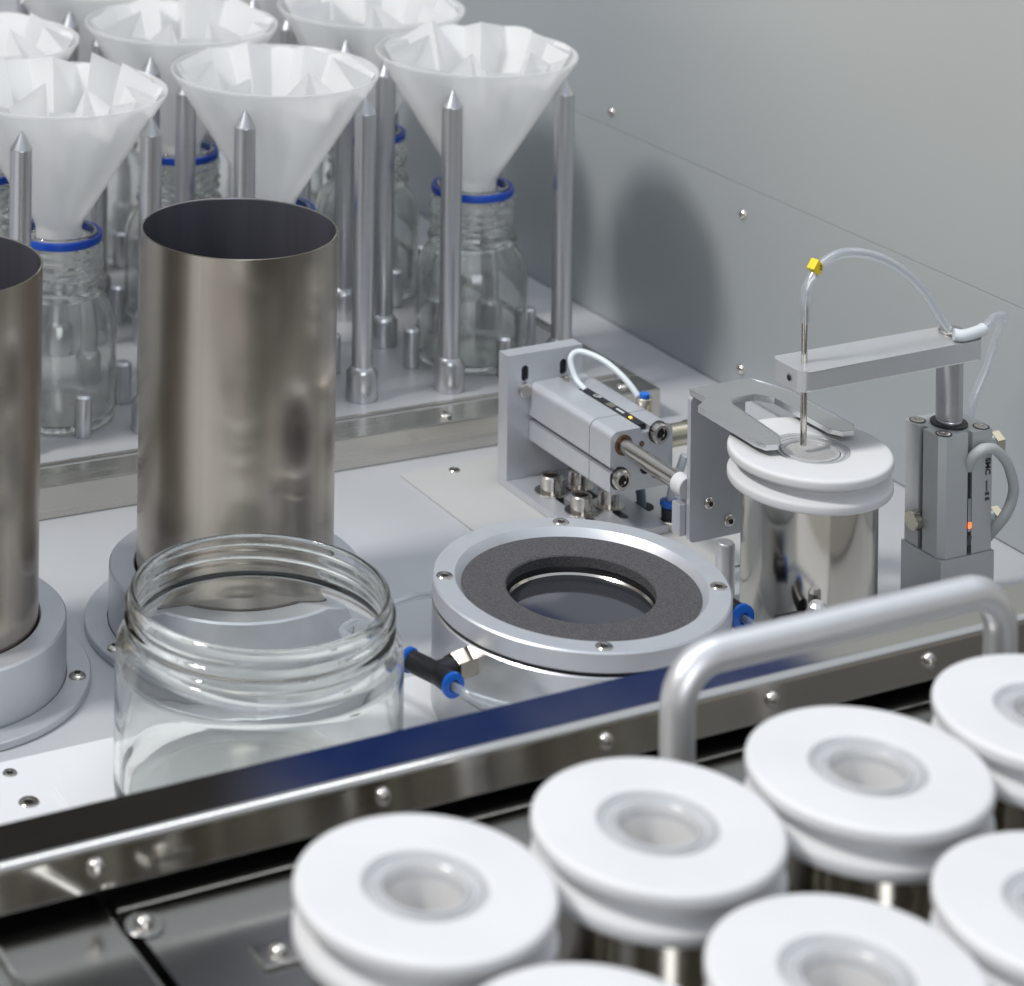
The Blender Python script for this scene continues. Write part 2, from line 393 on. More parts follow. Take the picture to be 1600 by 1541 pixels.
# ================================================================== SETTING
WX = .9965
tt = box('table_top', (-.6, WX + .004, .40, 2.6, -.02, 0), deck_m, bev=0); tag(tt, None, None, kind='structure')
wp = thing('cover_plate', 'white plastic cover plate set along the front of the deck', 'cover plate')
bm = bmesh.new(); prism(bm, [(-.3, .78), (.74, .78), (.74, 1.0465), (.50, 1.0465), (.485, 1.0525), (-.3, 1.0525)], .0004, .0030)
finish('plate', bm, whiteplate_m, wp)
box('milled_step', (.425, .80, .80, 1.022, .0030, .0042), whiteplate_m, wp, bev=.0008)
flat_screw('screw', (.4126, 1.0423, .0031), .0033, wp); flat_screw('screw', (.4116, 1.0168, .0031), .0046, wp)
flat_screw('screw', (.585, 1.035, .0031), .0033, wp)

wall = thing('back_wall', 'grey sheet metal wall panel with a seam and domed screws', 'wall', (WX, 0, 0))
def seam_z(y): return .1320
bm = bmesh.new(); boxbm(bm, 0, .004, .86, 2.6, .0006, .13185, bev=.0005); finish('lower_panel', bm, wall_m, wall)
bm = bmesh.new(); boxbm(bm, .0000, .0045, .86, 2.6, .1320, .335, bev=.0005); finish('upper_panel', bm, wall2_m, wall)
box('backing', (.0052, .012, .84, 2.62, -.01, .333), gap_m, wall, bev=0)
for y, z in ((1.4231, .1425), (1.28, .1139), (1.2798, .0165), (1.567, .1425), (1.567, .0165)):
    button_screw('wall_screw', (.0006, y, z), .0034, wall, d=(-1, 0, 0), sock=False, h=.0030)

# deck details
hp = thing('hatch_panel', 'thin pale rectangular hatch panel screwed flush into the deck', 'hatch panel')
bm = bmesh.new(); prism(bm, rrect(.737, .915, 1.085, 1.2585, .0015), .0002, .0011); finish('panel', bm, panel_m, hp)
flat_screw('screw', (.7690, 1.2502, .0012), .0034, hp); flat_screw('screw', (.905, 1.2502, .0012), .0034, hp)

# ================================================================== RACK
ZT = .018
CX = (.5715, .7105, .8485); CY = (1.362, 1.4975, 1.633)
rack = thing('filter_rack', 'grey base plate studded with pointed aluminium posts and short pins', 'rack')
box('base_plate', (.18, .9195, 1.2935, 1.90, .0015, ZT), rack_m, rack, bev=.0008)
bm = bmesh.new(); boxbm(bm, .18, .9275, 1.2690, 1.2930, 0, ZT + .0005, bev=.0010); finish('front_bar', bm, steel_m, rack)
box('side_bar', (.9200, .9275, 1.2935, 1.90, 0, ZT + .0005), steel_m, rack, bev=.0010)
box('edge_strip', (.18, .915, 1.2945, 1.2975, ZT + .0001, ZT + .0016), steel_m, rack, bev=.0006)
for x, y in ((.7835, 1.2795), (.9080, 1.281), (.8935, 1.286), (.5, 1.2795), (.62, 1.2795)):
    button_screw('bar_screw', (x, y, ZT + .0004), .0040, rack, h=.0018)
for o in rack.children:
    for v in o.data.vertices:
        v.co.y -= (v.co.x + (o.location.x) - .93) * .0375
def RYo(x): return -(x - .8485) * .055      # the rack stands a little askew
def post_profile():
    rr = .0064; H0, H1 = .0195, .1725
    return [(0, .1830), (.0004, .1828), (rr - .0002, H1 + .0004), (rr, H1 - .0002), (rr, H0)]
p0 = None
posts = []
for ci, cx in enumerate((.4325,) + CX):
    for ri, cyy in enumerate(CY):
        for sx in (-1, 1):
            for sy in (-1, 1):
                posts.append((cx + sx * .0407, cyy + sy * .041 + RYo(cx)))
for (x, y) in posts:
    if p0 is None:
        p0 = spin('post', post_profile(), turned_m, rack, seg=32, loc=(x, y, ZT))
        spin('collar', [(0, 0), (.0094, 0), (.0096, .0002), (.0096, .0158), (.0068, .0198), (.0060, .0200)], turned_m, p0, seg=32)
    else: copy_tree(p0, (x, y, ZT), rack)
pin0 = None
for cx in (.4325,) + CX:
    for cyy in CY:
        for dx, dy in ((-.0435, 0), (.0445, .003), (.0025, -.0352), (-.003, .044)):
            if dy > .03 or dy < -.03: dx += .0
            x, y = cx + dx, cyy + dy + RYo(cx)
            if pin0 is None:
                pin0 = spin('pin', [(0, .0242), (.0036, .0242), (.0050, .0228), (.0050, .0002), (.0047, 0), (0, 0)], turned_m, rack, seg=24, loc=(x, y, ZT))
            else: copy_tree(pin0, (x, y, ZT), rack)

# ---- bottles, funnels, filter papers
def bottle_mesh():
    out = [(0, .0012), (.016, .0008), (.029, .0), (.0335, .0012), (.0352, .004), (.0355, .008), (.0355, .047), (.0353, .053), (.0346, .058), (.0333, .0625), (.0314, .0664), (.0291, .0695), (.0268, .0718), (.0258, .0735),
           (.0262, .0748), (.0281, .0758), (.0284, .0770), (.0276, .0784), (.0258, .0795), (.0252, .0815)]
    z = .0825
    while z < .1025: out.append((.0252, round(z, 4))); z += .0011
    out += [(.0250, .1032), (.0240, .1042), (.0236, .1085), (.0225, .1098), (.0212, .1100)]
    inn = [(.0203, .1092), (.0203, .1040), (.0214, .1000), (.0220, .0850), (.0222, .0760), (.0236, .0722), (.0262, .0690), (.0288, .0655), (.0308, .0615), (.0322, .0570), (.0330, .0520), (.0332, .046), (.0332, .009), (.0318, .0058), (.028, .0040), (.016, .0052), (0, .0058)]
    def fn(r, zz, a):
        if abs(r - .0252) < 1e-5 and .0825 < zz < .1025:
            ph = ((zz - .0825) / .0052 - a / (2 * PI)) % 1.0
            return r + .0022 * max(0, 1 - abs(ph - .5) * 3.2)
        return r
    bm = bmesh.new(); lathe(bm, out + inn, 72, fn=fn); return bm
def funnel_mesh():
    o = [(.0634, .0830), (.0640, .0834), (.0640, .0850), (.0632, .0852), (.0626, .0846), (.0150, .0072), (.0136, .0040), (.0118, -.022), (.0108, -.022), (.0124, .0040), (.0140, .0068), (.0610, .0832 - .0010)]
    # closed section: outer wall down, stem, inner wall up
    prof = [(.0636, .0832), (.0637, .0846), (.0632, .0849), (.0627, .0840), (.0138, .0066), (.0126, .0036), (.0108, -.022), (.0118, -.022), (.0137, .0036), (.0150, .0072), (.0634, .0826)]
    bm = bmesh.new(); lathe(bm, prof, 96, close=True); return bm
def paper_mesh(seed, nf=8):
    """a round paper folded into a funnel: wide arcs lie on the funnel wall, folds between them stand inwards"""
    rnd = random.Random(seed); bm = bmesh.new()
    apex = Vector((0, 0, -.0145))
    w_ = [(rnd.uniform(.5, 1.3), rnd.uniform(.7, 1.4), rnd.uniform(.2, .8)) for _ in range(nf)]
    tot = sum(p + q for p, q, _ in w_); a = rnd.uniform(0, 6.28); rim = []
    for (p, q, sk) in w_:
        p = p / tot * 2 * PI; q = q / tot * 2 * PI
        tilt = rnd.uniform(-.0030, .0022)
        for k in range(4):
            L = .1166 + tilt + (.0012 if k in (1, 2) else 0)
            r = .0606 - (.0012 if k in (0, 3) else 0)
            rim.append((a + p * k / 3, r, apex.z + math.sqrt(L * L - r * r)))
        r = rnd.uniform(.034, .051); L = .1158 + rnd.uniform(-.002, .004)
        rim.append((a + p + q * sk, r, apex.z + math.sqrt(L * L - r * r)))
        a += p + q
    rows = [.12, .3, .5, .7, .85, 1.0]; grid = []
    for s_ in rows:
        ring = []
        for (aa, r, z) in rim:
            full = .0606 * s_; rr = full + (r * s_ - full) * min(1, s_ * 1.1)
            ring.append(bm.verts.new((rr * math.cos(aa), rr * math.sin(aa), apex.z + (z - apex.z) * s_)))
        grid.append(ring)
    n = len(rim)
    tip = bm.verts.new(apex)
    for k in range(n):
        j = (k + 1) % n
        bm.faces.new((tip, grid[0][j], grid[0][k]))
        for A, B in zip(grid, grid[1:]): bm.faces.new((A[k], A[j], B[j], B[k]))
    return bm
BL = {
 (1, 0): ('glass bottle under the front left funnel, behind the cut off steel tube',
          'frosted funnel at the left edge, above the cut off steel tube',
          'pleated white filter paper in the funnel above the cut off steel tube'),
 (2, 0): ('glass bottle almost hidden behind the middle steel tube, only a bit of blue ring showing',
          'frosted funnel standing right behind the middle steel tube',
          'pleated white filter paper in the funnel behind the middle steel tube'),
 (3, 0): ('clear glass bottle with blue ring under the funnel nearest the grey wall',
          'frosted funnel nearest the grey wall and farthest right of the front row',
          'pleated white filter paper in the funnel nearest the grey wall'),
 (1, 1): ('back row glass bottle at the left edge, mostly hidden by posts',
          'back row funnel cut off by the left edge of the picture',
          'pleated filter paper in the back row funnel cut off by the left edge'),
 (2, 1): ('back row glass bottle whose blue ring shows between the two left front funnels',
          'back row funnel seen between the two left front funnels',
          'pleated filter paper in the back row funnel between the two left front funnels'),
 (3, 1): ('back row glass bottle with blue ring seen left of the wall side bottle',
          'back row funnel partly hidden behind the front funnel nearest the wall',
          'pleated filter paper in the back row funnel behind the front funnel nearest the wall'),
 (0, 1): None, (0, 0): None,
 (2, 2): ('third row glass bottle far behind the others, mostly hidden by posts',
          None, None),
 (3, 2): ('third row glass bottle at the back beside the grey wall, mostly hidden',
          None, None),
}
bproto = fproto = None
for (ci, ri), lb in BL.items():
    if lb is None: continue
    x = ((.4325,) + CX)[ci]; y = CY[ri] + RYo(x)
    rz = (ci * 1.3 + ri * 2.1)
    if bproto is None:
        b = thing('glass_bottle', lb[0], 'bottle', (x, y, ZT), rz, 'glass bottles standing in the rack')
        finish('bottle_glass', bottle_mesh(), bottle_m, b)
        spin('pouring_ring', [(.0234, .1045), (.0256, .1045), (.0260, .1050), (.0260, .1082), (.0255, .1090), (.0238, .1090)], bluer_m, b, seg=64, close=True)
        bproto = b
    else:
        b = copy_tree(bproto, (x, y, ZT)); b['label'] = lb[0]; b.rotation_euler = (0, 0, rz)
    fx = x + (.0015 if ci == 3 else 0)
    fl = lb[1] or ('third row funnel behind the others near the wall, cut by the top edge' if ci == 3 else 'third row funnel at the very back, cut by the top edge')
    pl = lb[2] or ('filter paper in the third row funnel near the wall' if ci == 3 else 'filter paper in the third row funnel at the very back')
    if fproto is None:
        f_ = finish('funnel', funnel_mesh(), funnel_m, None, loc=(fx, y, .1265)); fproto = f_
    else: f_ = fproto.copy(); col.objects.link(f_); f_.location = (fx, y, .1265)
    tag(f_, fl, 'funnel', 'frosted plastic funnels resting in the bottles')
    pp = finish('filter_paper', paper_mesh(11 * ci + 5 * ri + 3), paper_m, None, loc=(fx, y, .1265), smooth=16)
    tag(pp, pl, 'filter paper', 'pleated filter papers in the funnels')

# ================================================================== STEEL TUBES IN HOLDERS
def tube(x, y, rz, l1, l2):
    h = thing('tube_holder', l2, 'tube holder', (x, y, 0), rz, 'round aluminium tube holders')
    spin('flange', [(.0640, 0), (.0750, 0), (.0755, .0005), (.0755, .0035), (.0750, .0040), (.0640, .0040)], anow_m, h, seg=128, close=True)
    spin('collar', [(.0505, .0002), (.0636, .0002), (.0636, .0300), (.0626, .0310), (.0512, .0310), (.0505, .0302)], anow_m, h, seg=128, close=True)
    for k in range(4):
        a = R(k * 90 - 28)
        button_screw('flange_screw', (.0692 * math.cos(a), .0692 * math.sin(a), .0041), .0042, h, h=.0020)
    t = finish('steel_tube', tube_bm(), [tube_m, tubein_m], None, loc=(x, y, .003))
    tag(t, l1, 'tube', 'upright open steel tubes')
    return h
def tube_bm():
    bm = bmesh.new()
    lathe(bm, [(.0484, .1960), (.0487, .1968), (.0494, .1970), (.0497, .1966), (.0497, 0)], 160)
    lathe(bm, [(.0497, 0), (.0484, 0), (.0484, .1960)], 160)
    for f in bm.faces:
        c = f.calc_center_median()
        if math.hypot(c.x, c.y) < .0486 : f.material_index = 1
    bmesh.ops.remove_doubles(bm, verts=bm.verts, dist=1e-6)
    return bm
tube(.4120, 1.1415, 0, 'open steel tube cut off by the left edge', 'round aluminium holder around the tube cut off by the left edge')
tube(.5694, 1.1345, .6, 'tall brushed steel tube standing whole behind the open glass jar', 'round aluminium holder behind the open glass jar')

# ================================================================== GLASS JAR
def jar():
    out = [(0, .0030), (.030, .0024), (.048, .0008), (.055, 0), (.0605, .0020), (.0628, .0060), (.0631, .011), (.0631, .0600), (.0629, .0655), (.0622, .0695), (.0607, .0722), (.0592, .0735), (.0588, .0742)]
    z = .0746
    while z < .0868: out.append((.0577, round(z, 4))); z += .0006
    out += [(.0577, .0872), (.0575, .0900), (.0566, .0916), (.0553, .0920)]
    inn = [(.0545, .0914), (.0541, .0900), (.0541, .0760), (.0547, .0728), (.0574, .0694), (.0596, .0655), (.0605, .0600), (.0607, .0140), (.0597, .0105), (.056, .0075), (.050, .0058), (.044, .0066), (.030, .0080), (0, .0088)]
    def fn(r, zz, a):
        if abs(r - .0577) < 1e-5 and .0746 < zz < .0869:
            ph = ((zz - .0746) / .0062 - a / (2 * PI)) % 1.0
            e = min(1, (zz - .0746) / .001, (.0869 - zz) / .001)
            return r + .0017 * e * max(0, 1 - (abs(ph - .5) * 3.0) ** 2)
        return r
    bm = bmesh.new(); lathe(bm, out + inn, 160, fn=fn)
    o = finish('glass_jar', bm, jar_m, None, loc=(.5027, .9766, .0044), smooth=60)
    tag(o, 'wide open clear glass jar with threaded neck in front of the tubes', 'jar')
jar()

# ================================================================== VACUUM CHAMBER (round housing)
rc = thing('round_housing', 'round aluminium housing with a charcoal foam ring around its dark window', 'housing', (.6791, .9896, 0))
spin('body', [(.0420, 0), (.0697, 0), (.0697, .0242), (.0693, .0246), (.0697, .0250), (.0697, .0505), (.0690, .0512), (.0420, .0512)], turned_m, rc, seg=160, close=True)
spin('gap_seal', [(.0500, .0511), (.0680, .0511), (.0680, .0530), (.0500, .0530)], rubber_m, rc, seg=128, close=True)
spin('top_ring', [(.0570, .0528), (.0690, .0528), (.0698, .0536), (.0698, .0616), (.0690, .0624), (.0592, .0624), (.0562, .0588), (.0556, .0570)], anow_m, rc, seg=160, close=True)
spin('foam_ring', [(.0352, .0536), (.0560, .0536), (.0562, .0586), (.0555, .0590), (.0356, .0590), (.0350, .0584)], foam_m, rc, seg=160, close=True)
spin('rubber_lip', [(.0358, .0500), (.0420, .0500), (.0420, .0535), (.0366, .0535), (.0360, .0520)], rubber_m, rc, seg=128, close=True)
spin('clamp_ring', [(.0345, .0330), (.0420, .0330), (.0420, .0445), (.0385, .0445), (.0365, .0415), (.0350, .0400)], darkring_m, rc, seg=128, close=True)
spin('window', [(0, .0500), (.0338, .0500), (.0342, .0497), (.0342, .0465), (0, .0465)], lens_m, rc, seg=96)
spin('window_rim', [(.03425, .0495), (.0352, .0506), (.0356, .0500), (.0356, .0470), (.03425, .0470)], polish_m, rc, seg=128, close=True)
cxs, cys = .6791, .9896
for (x, y) in ((.6256, 1.0181), (.7065, 1.0477), (.7326, .9606), (.6515, .9303)):
    dx, dy = x - cxs, y - cys; d = math.hypot(dx, dy); q = .0640 / d
    flat_screw('ring_screw', (dx * q, dy * q, .0625), .0040, rc)
def push_fit(parent, p, d, r=.0052, L=.013, blue=.003):
    p = Vector(p); d = Vector(d).normalized()
    bd = cyl('fitting_body', p, d, r, L, blackp_m, parent, ch=.0006)
    c = spin('release_collar', [(.0024, 0), (r * .95, 0), (r * 1.14, .0006), (r * 1.14, blue * .8), (r * .9, blue), (.0028, blue), (.0024, blue * .6)], bluep_m, bd, seg=32, close=True, m=axis_m(p + d * (L - .0002), d))
    return bd
# left side: hex nut, elbow body, two blue collars
def hou(x, y, z): return (x - cxs, y - cys, z)
ang = R(190)
nx, ny = math.cos(ang), math.sin(ang)
hexcyl('hex_nut', (nx * .0690, ny * .0690, .0430), (nx, ny, 0), .0070, .0105, nickel_m, rc, turn=.3)
base = Vector((nx * .0800, ny * .0800, .0430))
cyl('elbow', base, (nx, ny, 0), .0052, .0090, blackp_m, rc)
el = base + Vector((nx, ny, 0)) * .0085
tdir = Vector((.04, -1, .02)).normalized()
push_fit(rc, el - tdir * .001, tdir, .0049, .0120)
push_fit(rc, el + tdir * .001, -tdir + Vector((-.25, 0, 0)), .0049, .0170)
# right side fitting
n2 = Vector((1, .02, 0)).normalized()
hexcyl('hex_nut', n2 * .0690 + Vector((0, 0, .0350)), n2, .0068, .004, nickel_m, rc)
b2 = n2 * .0720 + Vector((0, 0, .0350))
cyl('elbow', b2, n2, .0048, .008, blackp_m, rc)
t2 = Vector((.04, -1, .02)).normalized()
push_fit(rc, b2 + n2 * .0110 + t2 * .001, t2, .0058, .013)

def hose(name, pts, r, mat, label=None, **k):
    o = pipe(name, pts, r, mat, None, **k)
    return tag(o, label, 'hose') if label else o
e0 = Vector((cxs, cys, 0)) + el + tdir * .0155
hose('air_hose', [e0 - tdir * .006, e0, e0 + tdir * .009 + Vector((.004, 0, -.001)), e0 + tdir * .018 + Vector((.016, 0, -.004)), e0 + tdir * .024 + Vector((.036, 0, -.010))], .0020, hosec_m, 'clear hose leaving the blue collar between the jar and the round housing')
e1 = Vector((cxs, cys, 0)) + el + (-tdir + Vector((-.25, 0, 0))).normalized() * .0195
hose('air_hose', [e1 + tdir * .005, e1, e1 - tdir * .010, (e1.x + .001, 1.052, .030), (.632, 1.072, .027), (.660, 1.083, .020), (.690, 1.080, .014), (.71, 1.065, .009)], .0018, hosec_m, 'clear hose curving round the back of the round housing')
e2 = Vector((cxs, cys, 0)) + b2 + n2 * .011 + t2 * .017
hose('air_hose', [e2 - t2 * .006, e2, e2 + t2 * .012, e2 + t2 * .025 + Vector((.008, 0, -.004)), e2 + t2 * .036 + Vector((.02, 0, -.010))], .0020, hosec_m, 'clear hose leaving the blue collar right of the round housing')

# ================================================================== FORK ACTUATOR
fa = thing('pneumatic_slide', 'silver pneumatic cylinder on an angle bracket pushing a steel fork plate', 'cylinder', (.81, 1.17, 0))
def L(x, y, z): return (x - .81, y - 1.17, z)
def Lb(x0, x1, y0, y1, z0, z1): return (x0 - .81, x1 - .81, y0 - 1.17, y1 - 1.17, z0, z1)
# angle bracket: upright with two slots
bm = bmesh.new()
def slot(cx, cz, wv, hh, n=8):
    pts = []
    for k in range(n + 1): a = PI * k / n; pts.append((cx + wv * math.cos(a), cz + hh + wv * math.sin(a)))
    for k in range(n + 1): a = PI + PI * k / n; pts.append((cx + wv * math.cos(a), cz - hh + wv * math.sin(a)))
    return pts
prism(bm, [(.783, .0057), (.8335, .0057), (.8335, .0765), (.783, .0765)], 0, .0095, [slot(.7945, .0652, .0024, .0022), slot(.8205, .0652, .0024, .0022)])
for v in bm.verts: v.co = Vector((v.co.x - .81, 1.2165 + v.co.z - 1.17, v.co.y))
br = finish('bracket_upright', bm, anow_m, fa)
for cx in (.7945, .8205):
    bm = bmesh.new(); prism(bm, slot(cx, .0652, .00235, .0021), 0, .0003)
    for v in bm.verts: v.co = Vector((v.co.x - .81, 1.2180 + v.co.z - 1.17, v.co.y))
    finish('slot_hole', bm, gap_m, br)
    cyl('slot_bolt', L(cx, 1.2175, .0560), (0, -1, 0), .0042, .0035, screw_m, br)
bm = bmesh.new()
sl = [slot(x, 0, .0027, .0245) for x in (.7978, .8170)]
sl = [[(x, y + 1.175) for x, y in s_] for s_ in sl]
prism(bm, [(.783, 1.132), (.8335, 1.132), (.8335, 1.2260), (.783, 1.2260)], .0013, .0056, sl)
for v in bm.verts: v.co.x -= .81; v.co.y -= 1.17
bf = finish('bracket_foot', bm, anow_m, fa)
for s_ in sl:
    bm = bmesh.new(); prism(bm, s_, .0014, .0020)
    for v in bm.verts: v.co.x -= .81; v.co.y -= 1.17
    finish('slot_hole', bm, gap_m, bf)
for (x, y) in ((.7978, 1.1935), (.8168, 1.1945), (.7985, 1.1645), (.8176, 1.1660)):
    cap_screw('bracket_bolt', L(x, y, .0057), .0059, .0088, fa, washer=.0092)
# cylinder body
bx0, bx1, bz0, bz1 = .7975, .8385, .0260, .0600
def body_profile(x0, x1, z0, z1, r=.005, groove=True):
    p = []
    def arc(cx, cz, rr, a0, a1, n=5):
        for k in range(n + 1):
            a = R(a0 + (a1 - a0) * k / n); p.append((cx + rr * math.cos(a), cz + rr * math.sin(a)))
    arc(x1 - r, z1 - r, r, 0, 90)
    if groove:   # sensor slot on top
        gx = (x0 + x1) / 2 + .0022
        p.extend([(gx + .0031, z1), (gx + .0031, z1 - .0030), (gx - .0031, z1 - .0030), (gx - .0031, z1)])
    arc(x0 + r, z1 - r, r, 90, 180)
    gz = (z0 + z1) / 2 - .0035
    p.extend([(x0, gz + .0016), (x0 + .0040, gz + .0016), (x0 + .0040, gz - .0016), (x0, gz - .0016)])
    arc(x0 + .002, z0 + .002, .002, 180, 270); arc(x1 - .002, z0 + .002, .002, 270, 360)
    return p
def extr_y(name, prof, y0, y1, mat, parent, bev=0):
    bm = bmesh.new(); prism(bm, prof, 0, 1)
    for v in bm.verts:
        y = y0 if v.co.z < .5 else y1
        v.co = Vector((v.co.x - .81, y - 1.17, v.co.y))
    return finish(name, bm, mat, parent)
extr_y('cylinder_body', body_profile(bx0, bx1, bz0, bz1), 1.1562, 1.2164, anow_m, fa)
extr_y('cylinder_head', body_profile(bx0, bx1, bz0, bz1), 1.1360, 1.1557, anow_m, fa)
gx = (bx0 + bx1) / 2 + .0022
se = box('sensor', Lb(gx - .0028, gx + .0028, 1.1395, 1.1960, bz1 - .0029, bz1 + .0002), blackp_m, fa, bev=.0003)
box('status_led', Lb(gx - .0012, gx + .0002, 1.1482, 1.1502, bz1 + .0002, bz1 + .0007), led2_m, se, bev=.0002)
box('label_chip', Lb(gx - .0020, gx + .0020, 1.1655, 1.1715, bz1 + .0002, bz1 + .0004), hexnut_m, se, bev=0)
box('label_chip', Lb(gx - .0007, gx + .0005, 1.1560, 1.1630, bz1 + .0002, bz1 + .0004), labw_m, se, bev=0)
mt = Matrix.Translation(Vector(L(gx + .0012, 1.1855, bz1 + .0003))) @ Matrix.Rotation(R(-90), 4, 'Z')
text_mesh('sensor_print', 'UP', .0044, labw_m, se, Matrix.Translation(Vector(L(gx - .0011, 1.1850, bz1 + .00035))) @ Matrix.Rotation(R(-90), 4, 'Z'))
FY = 1.1360
for (x, z) in ((.8285, .0560), (.8035, .0345)):
    o = spin('port_plug', [(.0055, 0), (.0055, .0035), (.0048, .0042), (.0034, .0042), (.0032, .0022), (0, .0022)], screw_m, fa, seg=32, m=axis_m(L(x, FY, z), (0, -1, 0)))
    spin('socket', [(0, .0024), (.0030, .0024)], socket_m, o, seg=6, m=axis_m(L(x, FY, z), (0, -1, 0)), smooth=0)
    spin('socket', [(.0056, .0002), (.0062, .0002)], gap_m, o, seg=32, m=axis_m(L(x, FY, z), (0, -1, 0)), smooth=0)
for (x, z, r) in ((.8140, .0470, .0030), (.8205, .0375, .0034), (.8180, .0510, .0016), (.8270, .0330, .0022)):
    cyl('head_hole', L(x, FY, z), (0, -1, 0), r, .0003, gap_m if r > .003 else bronze_m, fa, ch=0)
spin('rod_bush', [(.0041, 0), (.0056, 0), (.0056, .0006), (.0041, .0006)], bronze_m, fa, seg=32, close=True, m=axis_m(L(.8060, FY, .0522), (0, -1, 0)))
cyl('piston_rod', L(.8060, 1.138, .0522), (0, -1, 0), .0039, .0580, polish_m, fa)
cyl('piston_rod', L(.8175, 1.138, .0420), (0, -1, 0), .0036, .0580, polish_m, fa)
cyl('rod_end', L(.8050, 1.0850, .0515), (0, -1, 0), .0058, .0085, ptfe_m, fa)
box('rod_block', Lb(.7995, .833, 1.0762, 1.0835, .0270, .0440), anow_m, fa, bev=.001)
# side fitting, points to the wall
n_ = cyl('side_fitting', L(.8386, 1.1450, .0480), (1, 0, 0), .0062, .0150, nickel_m, fa)
spin('flange_lip', [(.0, .0), (.0052, 0), (.0068, .001), (.0068, .0030), (.0, .0030)], nickel_m, n_, seg=32, m=axis_m(L(.8536, 1.145, .0480), (1, 0, 0)))
n_ = cyl('top_fitting', L(.8405, 1.165, .0550), (0, 0, 1), .0046, .0080, nickel_m, fa)
spin('release_collar', [(0, 0), (.0028, 0), (.0028, .0020), (0, .0020)], bluep_m, n_, m=axis_m(L(.8405, 1.165, .0630), (0, 0, 1)))
pipe('sensor_cable', [L(gx, 1.1935, bz1 - .0002), L(gx - .0008, 1.2025, bz1 + .0040), L(gx, 1.2085, bz1 + .0130), L(gx + .006, 1.2060, bz1 + .0165), L(gx + .013, 1.190, bz1 + .0140), L(gx + .0185, 1.172, bz1 + .004), L(gx + .0215, 1.160, bz1 - .012), L(gx + .024, 1.155, bz1 - .03)], .00175, hosew_m, fa)
# fork: face plate and flat two-pronged top
bm = bmesh.new(); prism(bm, rrect(.8035, .8385, .0245, .1010, .0030), 0, .0028)
for v in bm.verts: v.co = Vector((v.co.x - .81, 1.0730 + v.co.z - 1.17, v.co.y))
fk = finish('fork_face_plate', bm, anow_m, fa)
for (x, z) in ((.8160, .0436), (.8290, .0323)): button_screw('plate_screw', L(x, 1.0729, z), .0034, fk, d=(0, -1, 0), h=.0018)
bm = bmesh.new()
poly = [(.8078, 1.0770), (.7990, 1.0640), (.7945, 1.0560), (.7930, 1.0060), (.7955, 1.0005), (.8010, .9990), (.8065, 1.0030), (.8090, 1.0080), (.8130, 1.0530), (.8180, 1.0575), (.8300, 1.0575), (.8360, 1.0530), (.8380, 1.0050), (.8420, .9995), (.8480, .9985), (.8520, 1.0030), (.8525, 1.0560), (.8460, 1.0690), (.8432, 1.0770)]
poly = [(.8045, 1.0757), (.8045, 1.0610), (.7940, 1.0545), (.7932, 1.0070), (.7950, 1.0010), (.8015, .9995), (.8060, 1.0035), (.8085, 1.0080), (.8125, 1.0500), (.8165, 1.0560), (.8310, 1.0560), (.8375, 1.0480), (.8380, 1.0060), (.8420, 1.0000), (.8485, .9990), (.8518, 1.0035), (.8520, 1.0545), (.8450, 1.0700), (.8432, 1.0757)]
prism(bm, poly, .1011, .1040)
for v in bm.verts: v.co.x -= .81; v.co.y -= 1.17
es = [e for e in bm.edges if all(abs(v.co.z - .1040) < 1e-6 for v in e.verts) and len(e.link_faces) == 2 and e.calc_face_angle(0) > .5]
bmesh.ops.bevel(bm, geom=es, offset=.0005, segments=2, affect='EDGES', profile=.5)
finish('fork_plate', bm, fork_m, fa)

# hose through the deck and push-in fitting by the bracket
hh = cyl('cable_hole', (.8405, 1.1655, .0012), (0, 0, 1), .0062, .0004, gap_m, None, ch=0)
tag(hh, 'dark round cable hole in the deck under the cylinder', 'hole')
hose('cable', [(.8400, 1.1655, -.004), (.8395, 1.1655, .006), (.8365, 1.1640, .018), (.8350, 1.163, .030)], .0028, hoseg_m, 'blue grey cable coming up through the deck hole')
bf_ = thing('deck_fitting', 'small black push-in fitting with bright blue collar behind the fork plate', 'fitting', (.8390, 1.1375, .0012))
hexcyl('hex_nut', (0, 0, 0), (0, 0, 1), .0070, .0040, nickel_m, bf_, turn=.4)
push_fit(bf_, (0, 0, .0042), (0, 0, 1), .0052, .0075, .0034)
hose('air_hose', [(.8390, 1.1375, .013), (.8392, 1.1370, .021), (.8415, 1.1340, .032), (.8440, 1.132, .042)], .0024, hosew_m, 'white hose rising out of the small blue collared deck fitting')

# ================================================================== CUPS WITH PTFE LIDS
CR = .0405
def lid_profile():
    # z measured from the lid's underside
    r = CR
    def bead(z0, z1, rr):
        c = (z0 + z1) / 2; h = (z1 - z0) / 2; out = []
        for k in range(9):
            a = R(-90 + 180 * k / 8); out.append((rr - h * .55 + h * .55 * math.cos(a), c + h * math.sin(a)))
        return out
    p = [(.0150, 0), (.0310, 0), (.0390, .0), (.0400, .0006), (.0405, .0020), (.0405, .0052), (.0401, .0066), (.0392, .0074), (.0352, .0102), (.0343, .0110), (.0340, .0120), (.0343, .0130), (.0352, .0138), (.0392, .0162), (.0401, .0170), (.0405, .0184), (.0405, .0214), (.0402, .0227), (.0394, .0235), (.0380, .0239)]
    p += [(.0205, .0239), (.0196, .0232), (.0192, .0216), (.0150, .0216)]
    return [(r_, z_ * .73) for r_, z_ in p]
